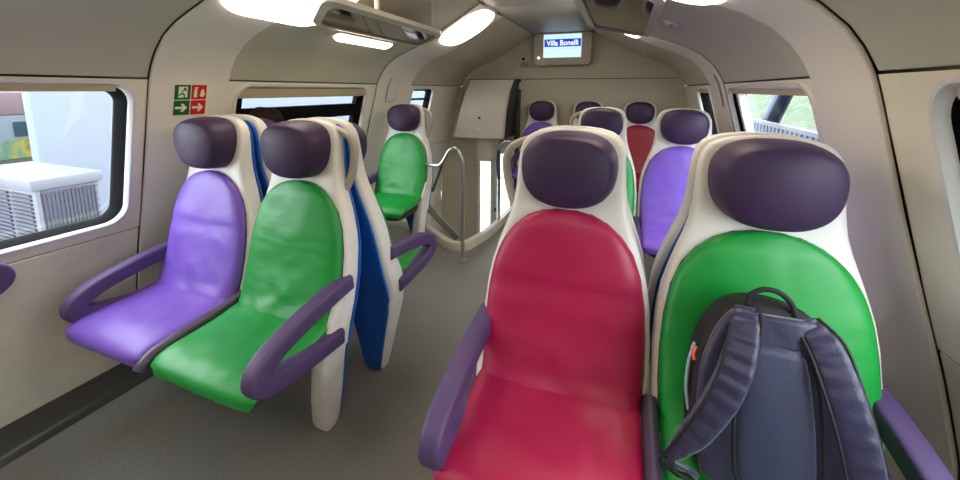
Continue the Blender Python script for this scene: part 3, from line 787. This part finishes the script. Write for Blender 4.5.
# ------------------------------------------------------------------ mirrored racks
def rack(s, label):
    ip = [(.44, 1.20), (.44, 2.24), (.76, 2.48), (.76, 1.46)]
    zz_ = lambda x: 1.64 - (x - .44) * .12
    t = empty('overhead_rack', (s * .57, 1.8, 1.62)); tag(t, label, 'rack', 'mirrored racks under the ceiling')
    def shrink(poly, d):
        out = []
        n = len(poly)
        for i in range(n):
            p = Vector(poly[i]); a = (Vector(poly[i-1]) - p).normalized(); b = (Vector(poly[(i+1) % n]) - p).normalized()
            sn = abs(a.x * b.y - a.y * b.x); out.append(p + (a + b) * d / sn)
        return out
    def rounded(poly, r):
        out = []; n = len(poly)
        for i in range(n):
            p = Vector(poly[i]); a = (Vector(poly[i-1]) - p).normalized(); b = (Vector(poly[(i+1) % n]) - p).normalized()
            for k in range(7):
                u = k / 6; out.append(((1-u)**2) * (p + a * r) + 2 * u * (1-u) * p + u*u * (p + b * r))
        return out
    outer = rounded(ip, .09); inner = rounded(shrink(ip, .035), .075)
    n = len(outer); L = []
    for loop, dz in ((outer, .018), (outer, -.006), (inner, -.014), (inner, .018)):
        L += [Vector((s * p.x, p.y, zz_(p.x) + dz)) - t.location for p in loop]
    fs = []
    for a in range(4):
        b = (a + 1) % 4
        for j in range(n): k = (j + 1) % n; fs.append((a*n + j, a*n + k, b*n + k, b*n + j))
    make('rim', L, fs, mat('rack_rim', rgb(186, 178, 162), .35, var=.02), t)
    A = [Vector((s * p.x, p.y, zz_(p.x) - .004)) - t.location for p in inner]; B = [q + Vector((0, 0, .008)) for q in A]
    make('mirror', A + B, [tuple(range(n)), tuple(range(n, 2*n))] + [(i, (i+1) % n, n + (i+1) % n, n + i) for i in range(n)], M_RACK, t, False)
    for y in (1.55, 2.1):
        for x in (.47, .66):
            tube('bracket', [Vector((s * x, y + (x - .42) * .6, zz_(x) + .005)) - t.location, Vector((s * x, y + (x - .42) * .6, slope_z(x) + .0)) - t.location], .012, M_HANDLE, t, 1)
rack(-1, 'smoked mirror rack panel under the ceiling on the left')
rack(1, 'smoked mirror rack panel under the ceiling on the right')

# ------------------------------------------------------------------ speakers / oval vents on the slopes
def oval(s, x, y, label, a=.07, b=.045):
    z = slope_z(x); dz = (slope_z(x + .01) - slope_z(x - .01)) / .02
    t = empty('oval_vent', (s * x, y, z)); tag(t, label, 'vent', 'oval vents')
    nx = Vector((s * -dz, 0, 1)).normalized() * -1; ux = Vector((s * 1, 0, dz)).normalized(); uy = Vector((0, 1, 0))
    def ov(name, q, h0, h1, m):
        n = 24; r0 = []; r1 = []; r2 = []
        for i in range(n):
            c = ux * b * q * math.cos(2*PI*i/n) + uy * a * q * math.sin(2*PI*i/n)
            r0.append(c + nx * h0); r1.append(c * .96 + nx * h1); r2.append(c * .7 + nx * h1)
        v, f = loft([r0, r1, r2]); make(name, v, f, m, t)
    ov('rim', 1.0, -.004, .006, M_HANDLE); ov('dish', .78, .004, .010, M_FRAME)
    v, f = sweep(catmull([uy * -.05 + nx * .013, nx * .018, uy * .05 + nx * .013], 4), [(.004 * p, .008 * q) for p, q in supell(8, 2.5)], nx); make('louvre', v, f, M_HANDLE, t)
oval(1, .84, 2.10, 'pale oval vent beside the right mirrored rack')
oval(-1, .86, 3.82, 'small oval vent on the left slope near the end wall', .06, .035)
oval(1, .80, 3.85, 'small oval vent on the right slope near the end wall', .06, .035)

# ------------------------------------------------------------------ passenger information screen
mon = empty('information_screen', (.0, 4.22, 1.72)); tag(mon, 'station information screen hanging at the end wall', 'screen')
hs = rrect(-.305, .305, -.165, .175, .05, 6)
prism('housing', hs, (0, .08, 0), (1, 0, 0), (0, 0, 1), .13, mat('screen_housing', rgb(178, 170, 154), .45, var=.02), mon)
ho = [c for c in mon.children if c.name.startswith('housing')][0]; add_mod(ho, 'BEVEL', width=.012, segments=3, limit_method='ANGLE')
sy = -.0525
def flat(name, x0, x1, z0, z1, y, m, par=mon): return box(name, (x0, y - .001, z0), (x1, y + .001, z1), m, par, 0)
flat('display', -.195, .20, -.085, .155, sy, mat('display_white', rgb(200, 230, 235), .3, var=0, emit=rgb(205, 238, 245), estr=.62))
flat('blue_band', -.185, .195, .025, .105, sy - .003, mat('display_blue', rgb(20, 60, 170), .3, var=0, emit=rgb(20, 62, 178), estr=.6))
for zq, w_ in ((.125, .30), (.002, .34), (-.03, .12)):
    flat('rule_line', -.17, -.17 + w_, zq, zq + .004, sy - .003, mat('display_grey', rgb(150, 185, 195), .3, var=0, emit=rgb(150, 185, 195), estr=.5))
cu = bpy.data.curves.new('station_text', 'FONT'); cu.body = 'Villa Bonelli'; cu.size = .075; cu.align_x = 'CENTER'; cu.extrude = .0005; cu.offset = .0012
tmp = bpy.data.objects.new('tmp', cu); C.objects.link(tmp); bpy.context.view_layer.update()
tme = bpy.data.meshes.new_from_object(tmp.evaluated_get(bpy.context.evaluated_depsgraph_get())); bpy.data.objects.remove(tmp)
wtx = max(v.co.x for v in tme.vertices) - min(v.co.x for v in tme.vertices)
for v in tme.vertices: v.co = Vector((v.co.x * .33 / wtx + .005, sy - .005 - v.co.z, v.co.y * 1.0 + .04))
tx = link('station_text', tme, mat('display_text', rgb(240, 250, 255), .3, var=0, emit=rgb(240, 250, 255), estr=.7), mon, False)
tube('status_light', [(-.245, -.05, -.085), (-.245, -.056, -.085)], .011, mat('status_led', rgb(255, 255, 255), .3, var=0, emit=(1, 1, 1, 1), estr=3), mon, 1)

# small notice on the end wall
nt_ = empty('notice_sticker', (-.43, Y_END - .001, 1.60)); tag(nt_, 'small pale notice with a dark pictogram left of the screen', 'notice')
box('sheet', (-.055, -.0015, -.065), (.055, .0005, .065), mat('notice_paper', rgb(190, 182, 168), .5, var=.03), nt_, 0)
prism('pictogram', [(.018 * math.cos(a * PI / 8), .018 * math.sin(a * PI / 8)) for a in range(16)], (-.015, -.002, .038), (1, 0, 0), (0, 0, 1), .001, M_RUBBER, nt_)
for zq in (-.005, -.022, -.039, -.055):
    box('text_line', (-.048, -.003, zq), (.048, -.0015, zq + .008), mat('notice_text', rgb(110, 84, 80), .6, var=0), nt_, 0)

# ------------------------------------------------------------------ escape route sign on the left rib
sz0, sz1, sy0, sy1 = 1.172, 1.318, 1.098, 1.247
nrm = Vector((1, 0, (wx(sz0) - wx(sz1)) / (sz1 - sz0) * -1 * -1)).normalized()
so = Vector((-wx(sz0) + .0135, sy0, sz0)); upv = (Vector((-wx(sz1) + .0135, sy0, sz1)) - so)
H_ = upv.length; upv.normalize(); rt = Vector((0, 1, 0)); nv = rt.cross(upv)
sg = empty('escape_sign', so); tag(sg, 'green and red escape route sign with arrows on the left rib', 'sign')
W_ = sy1 - sy0
def sp(name, poly, h, m, th=.0006): return prism(name, poly, nv * h, rt, upv, th, m, sg)
M_SG = mat('sign_green', rgb(0, 92, 48), .35, var=0); M_SR = mat('sign_red', rgb(196, 26, 30), .35, var=0); M_SW = mat('sign_cream', rgb(226, 222, 190), .35, var=0)
sp('backing', rrect(0, W_, 0, H_, .008), 0, M_SW, .0012)
a, b = .006, W_ / 2; hm = H_ / 2
def rect(x0, x1, y0, y1): return [(x0, y0), (x1, y0), (x1, y1), (x0, y1)]
q1 = [('tile', rect(a, b - .002, hm + .002, H_ - a), M_SG), ('tile', rect(b + .002, W_ - a, hm + .002, H_ - a), M_SR), ('tile', rect(a, b - .002, a, hm - .002), M_SG), ('tile', rect(b + .002, W_ - a, a, hm - .002), M_SR)]
for nme, pl, mm in q1: sp(nme, pl, .0012, mm)
def arrow(cx_, cy_, k): return [(cx_ + x * k, cy_ + y * k) for x, y in ((-1, -.22), (.2, -.22), (-.1, -.75), (.3, -.75), (1, 0), (.3, .75), (-.1, .75), (.2, .22), (-1, .22))]
sp('arrow', arrow(a + .031, hm / 2 + .002, .025), .0018, M_SW); sp('arrow', arrow(b + .034, hm / 2 + .002, .025), .0018, M_SW)
sp('exit_doorway', rect(.022, .060, hm + .012, H_ - .014), .0018, M_SW)
def P2(pts, k, ox, oy): return [(ox + x * k, oy + y * k) for x, y in pts]
runner = [(-.2, .25), (.0, .55), (.35, .60), (.75, .45), (.80, .55), (.40, .75), (.1, .72), (-.45, .5), (-.4, .42), (-.1, .52), (-.3, .1), (-.75, -.2), (-1.1, -.2), (-1.1, -.35), (-.65, -.37), (-.15, -.1), (.1, -.3), (.15, -.9), (.3, -.9), (.28, -.2), (.05, .1)]
sp('running_figure', P2(runner, .024, .042, hm + .030), .0025, M_SG)
sp('figure_head', [(.048 + .0055 * math.cos(q * PI / 5), hm + .052 + .0055 * math.sin(q * PI / 5)) for q in range(10)], .0025, M_SG)
ex = [(-.3, -1), (.3, -1), (.3, .45), (.1, .6), (.45, .8), (.45, .95), (-.25, .95), (-.1, .6), (-.3, .45)]
sp('extinguisher', P2(ex, .024, b + .020, hm + .036), .0018, M_SW)
fl = [(0, -1), (.5, -.8), (.65, -.3), (.45, .1), (.4, .8), (.15, .45), (.0, .9), (-.15, .3), (-.35, .2), (-.2, -.1), (-.45, -.5), (-.3, -.85)]
sp('flame', P2(fl, .022, b + .048, hm + .035), .0018, M_SW)

# ------------------------------------------------------------------ stair rail
rail = empty('stair_rail', (-.445, 2.53, 0)); tag(rail, 'bent stainless steel stair rail on a floor flange beside the single seat', 'railing')
def rl(*pts): return [Vector(p) - Vector(rail.location) for p in pts]
tube('post', rl((-.445, 2.53, .004), (-.445, 2.53, .40), (-.443, 2.53, .70), (-.452, 2.53, .80), (-.50, 2.53, .865), (-.55, 2.53, .845), (-.60, 2.53, .765), (-.64, 2.53, .73), (-.72, 2.56, .722), (-.78, 2.60, .722)), .0145, M_STEEL, rail, 6, 12)
tube('brace', rl((-.595, 2.53, .770), (-.66, 2.56, .64), (-.74, 2.62, .50)), .010, M_DARK, rail, 4, 10)
tube('flange', rl((-.445, 2.53, .001), (-.445, 2.53, .012)), .038, M_STEEL, rail, 1, 20)
r2 = empty('stair_rail', (-.42, 3.35, .06)); tag(r2, 'hooked dark handrail at the far side of the stairwell', 'railing')
tube('post', [(0, 0, 0), (0, 0, .45), (.0, .0, .66), (.03, .0, .74), (.08, .02, .76), (.12, .05, .72)], .013, M_STEEL, r2, 5, 10)
tube('grip', [(0, -.001, .40), (-.012, -.004, .55), (-.004, -.003, .68)], .016, M_DARK, r2, 4, 10)
hr = empty('stair_handrail', (-1.05, 3.2, .10)); tag(hr, 'grey sloping handrail plank going down the stairwell', 'handrail')
v, f = sweep([Vector((-.06, 0, .06)), Vector((.24, .05, -.24))], [(.012 * p, .035 * q) for p, q in supell(12, 4)], Vector((0, 1, 0))); make('plank', v, f, mat('grey_rail', rgb(128, 126, 120), .4, var=.05), hr)
for u in (.02, .18):
    tube('stay', [(u, .03, -u + .0), (u - .12, .16, -u - .12)], .008, M_STEEL, hr, 1)

# ------------------------------------------------------------------ outside
M_CONC = mat('pale_concrete', rgb(140, 140, 138), .8, var=.05)
gd = make('ground', [(-60, -60, -2.6), (60, -60, -2.6), (60, 60, -2.6), (-60, 60, -2.6)], [(0, 1, 2, 3)], M_CONC, None, False)
tag(gd, 'pale ground outside the train', 'ground', kind='structure')
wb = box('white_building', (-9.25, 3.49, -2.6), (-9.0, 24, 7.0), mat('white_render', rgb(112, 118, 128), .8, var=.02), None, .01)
tag(wb, 'plain white building wall outside the left windows', 'building')
ds = empty('round_sign', (-8.98, 11.6, -.75)); tag(ds, 'round yellow and green sign on the white building', 'sign')
def disc(name, r, x0, x1, m, par): tube(name, [(x0, 0, 0), (x1, 0, 0)], r, m, par, 1, 28)
disc('plate', .75, 0, .03, mat('sign_blue_pale', rgb(120, 170, 200), .5, var=0), ds); disc('centre', .55, .03, .04, mat('sign_lime', rgb(190, 205, 70), .5, var=.1), ds)
# cooling unit with louvred sides
hv = empty('cooling_unit', (-6.0, 2.61, -2.6)); tag(hv, 'white louvred cooling unit standing outside the left window', 'cooling unit')
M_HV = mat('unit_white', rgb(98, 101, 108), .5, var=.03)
M_HG = mat('unit_grille_grey', rgb(60, 62, 70), .5, var=.05)
box('casing', (-1.7, -.30, 0), (0, .31, 2.66), M_HV, hv, .01)
box('lid', (-1.76, -.34, 2.66), (.05, .35, 2.80), M_HV, hv, .02)
for i in range(20):
    z = 1.55 + i * .054
    box('louvre', (-1.60, -.325, z), (-.62, -.30, z + .03), M_HG, hv, 0)
    box('louvre', (-.54, -.325, z), (-.06, -.30, z + .03), M_HG, hv, 0)
for i in range(14):
    y = -.24 + i * .038
    box('grille_bar', (.005, y, 1.5), (.022, y + (.028 if 3 < i < 7 else .014), 2.62), M_HG, hv, 0)
for i in range(12):
    box('grille_rail', (.022, -.26, 1.55 + i * .095), (.028, .29, 1.563 + i * .095), M_HG, hv, 0)
box('frame_post', (.004, -.30, 1.4), (.035, -.265, 2.66), M_HV, hv, 0)
# parked railcar with mural behind
rc = empty('parked_railcar', (-16, 1.2, -2.6)); tag(rc, 'parked railcar with colourful painted side and dark windows outside the left window', 'railcar')
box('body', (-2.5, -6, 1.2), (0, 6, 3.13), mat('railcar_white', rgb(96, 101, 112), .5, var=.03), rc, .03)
box('roof', (-2.4, -6, 3.13), (.02, 6, 3.80), mat('railcar_pink', rgb(104, 84, 90), .6, var=.05), rc, .05)
mg = bpy.data.materials.new('painted_mural'); mg.use_nodes = True
tcn = mg.node_tree.nodes.new('ShaderNodeTexCoord'); vn = mg.node_tree.nodes.new('ShaderNodeTexNoise'); vn.inputs['Scale'].default_value = 1.6; vn.inputs['Detail'].default_value = 3
crm = mg.node_tree.nodes.new('ShaderNodeValToRGB'); e = crm.color_ramp.elements
e[0].position = .3; e[0].color = rgb(40, 74, 44); e[1].position = .75; e[1].color = rgb(120, 124, 118)
k_ = crm.color_ramp.elements.new(.45); k_.color = rgb(124, 112, 36); k_ = crm.color_ramp.elements.new(.58); k_.color = rgb(60, 92, 80)
mg.node_tree.links.new(tcn.outputs['Object'], vn.inputs['Vector']); mg.node_tree.links.new(vn.outputs['Fac'], crm.inputs['Fac']); mg.node_tree.links.new(crm.outputs['Color'], mg.node_tree.nodes['Principled BSDF'].inputs['Base Color'])
box('mural', (.0, -5.9, 1.86), (.02, 5.9, 2.41), mg, rc, 0)
box('underframe', (-2.3, -5.8, .3), (.01, 5.8, 1.86), M_DARK, rc, .02)
for i in range(8):
    y = -5.4 + i * 1.4
    wq = box('window', (.0, y, 2.50), (.03, y + 1.1, 2.93), mat('railcar_glass', rgb(36, 46, 58), .15, var=.1), rc, .02)
    box('mullion', (.03, y + .52, 2.50), (.04, y + .58, 2.93), M_FRAME, wq, 0)

# right side: grassy bank, post, blue fence
def grass_mat():
    m = bpy.data.materials.new('grass_bank'); m.use_nodes = True; nt = m.node_tree; p = nt.nodes['Principled BSDF']; p.inputs['Roughness'].default_value = .9
    tc = nt.nodes.new('ShaderNodeTexCoord'); n = nt.nodes.new('ShaderNodeTexNoise'); n.inputs['Scale'].default_value = 3.0; n.inputs['Detail'].default_value = 8; n.inputs['Roughness'].default_value = .7
    cr = nt.nodes.new('ShaderNodeValToRGB'); e = cr.color_ramp.elements
    e[0].position = .35; e[0].color = rgb(46, 62, 38); e[1].position = .65; e[1].color = rgb(82, 95, 74)
    nt.links.new(tc.outputs['Object'], n.inputs['Vector']); nt.links.new(n.outputs['Fac'], cr.inputs['Fac']); nt.links.new(cr.outputs['Color'], p.inputs['Base Color']); return m
V = []; Fc = []; NX, NY = 30, 60
for i in range(NX + 1):
    for j in range(NY + 1):
        x = 3.6 + i * .25; y = -4 + j * .8
        z = -1.6 + i * .15 + noise.noise(Vector((x * .7, y * .7, 0))) * .22 + noise.noise(Vector((x * 2.5, y * 2.5, 4))) * .10
        V.append((x, y, z))
for i in range(NX):
    for j in range(NY):
        a = i * (NY + 1) + j; Fc.append((a, a + 1, a + NY + 2, a + NY + 1))
tag(make('grass_bank', V, Fc, grass_mat()), 'pale green grassy bank outside the right windows', 'grass', kind='stuff')
po = empty('steel_brace', (3.3, 11.9, -2.6)); po.rotation_euler = (math.radians(43), 0, 0); tag(po, 'leaning blue grey steel brace outside the right window', 'brace')
M_POST = mat('post_blue_grey', rgb(40, 52, 72), .5, var=.1)
for dx in (-.11, .07): box('flange', (dx, -.12, 0), (dx + .04, .12, 6.2), M_POST, po, .005)
box('web', (-.08, -.02, 0), (.08, .02, 6.2), M_POST, po, 0)
fe = empty('blue_fence', (3.0, 6.0, -2.6)); tag(fe, 'blue metal fence at the foot of the grassy bank', 'fence')
M_FE = mat('fence_blue', rgb(36, 52, 84), .5, var=.1)
for z in (1.6, 2.4): box('rail', (-.02, -4.5, z), (.02, 8, z + .08), M_FE, fe, 0)
box('top_rail', (-.05, -4.5, 3.30), (.05, 8, 3.36), mat('fence_pale', rgb(70, 76, 86), .5, var=.1), fe, 0)
for i in range(70):
    box('picket', (-.012, -4.4 + i * .17, 0), (.012, -4.28 + i * .17, 3.30), M_FE, fe, 0)
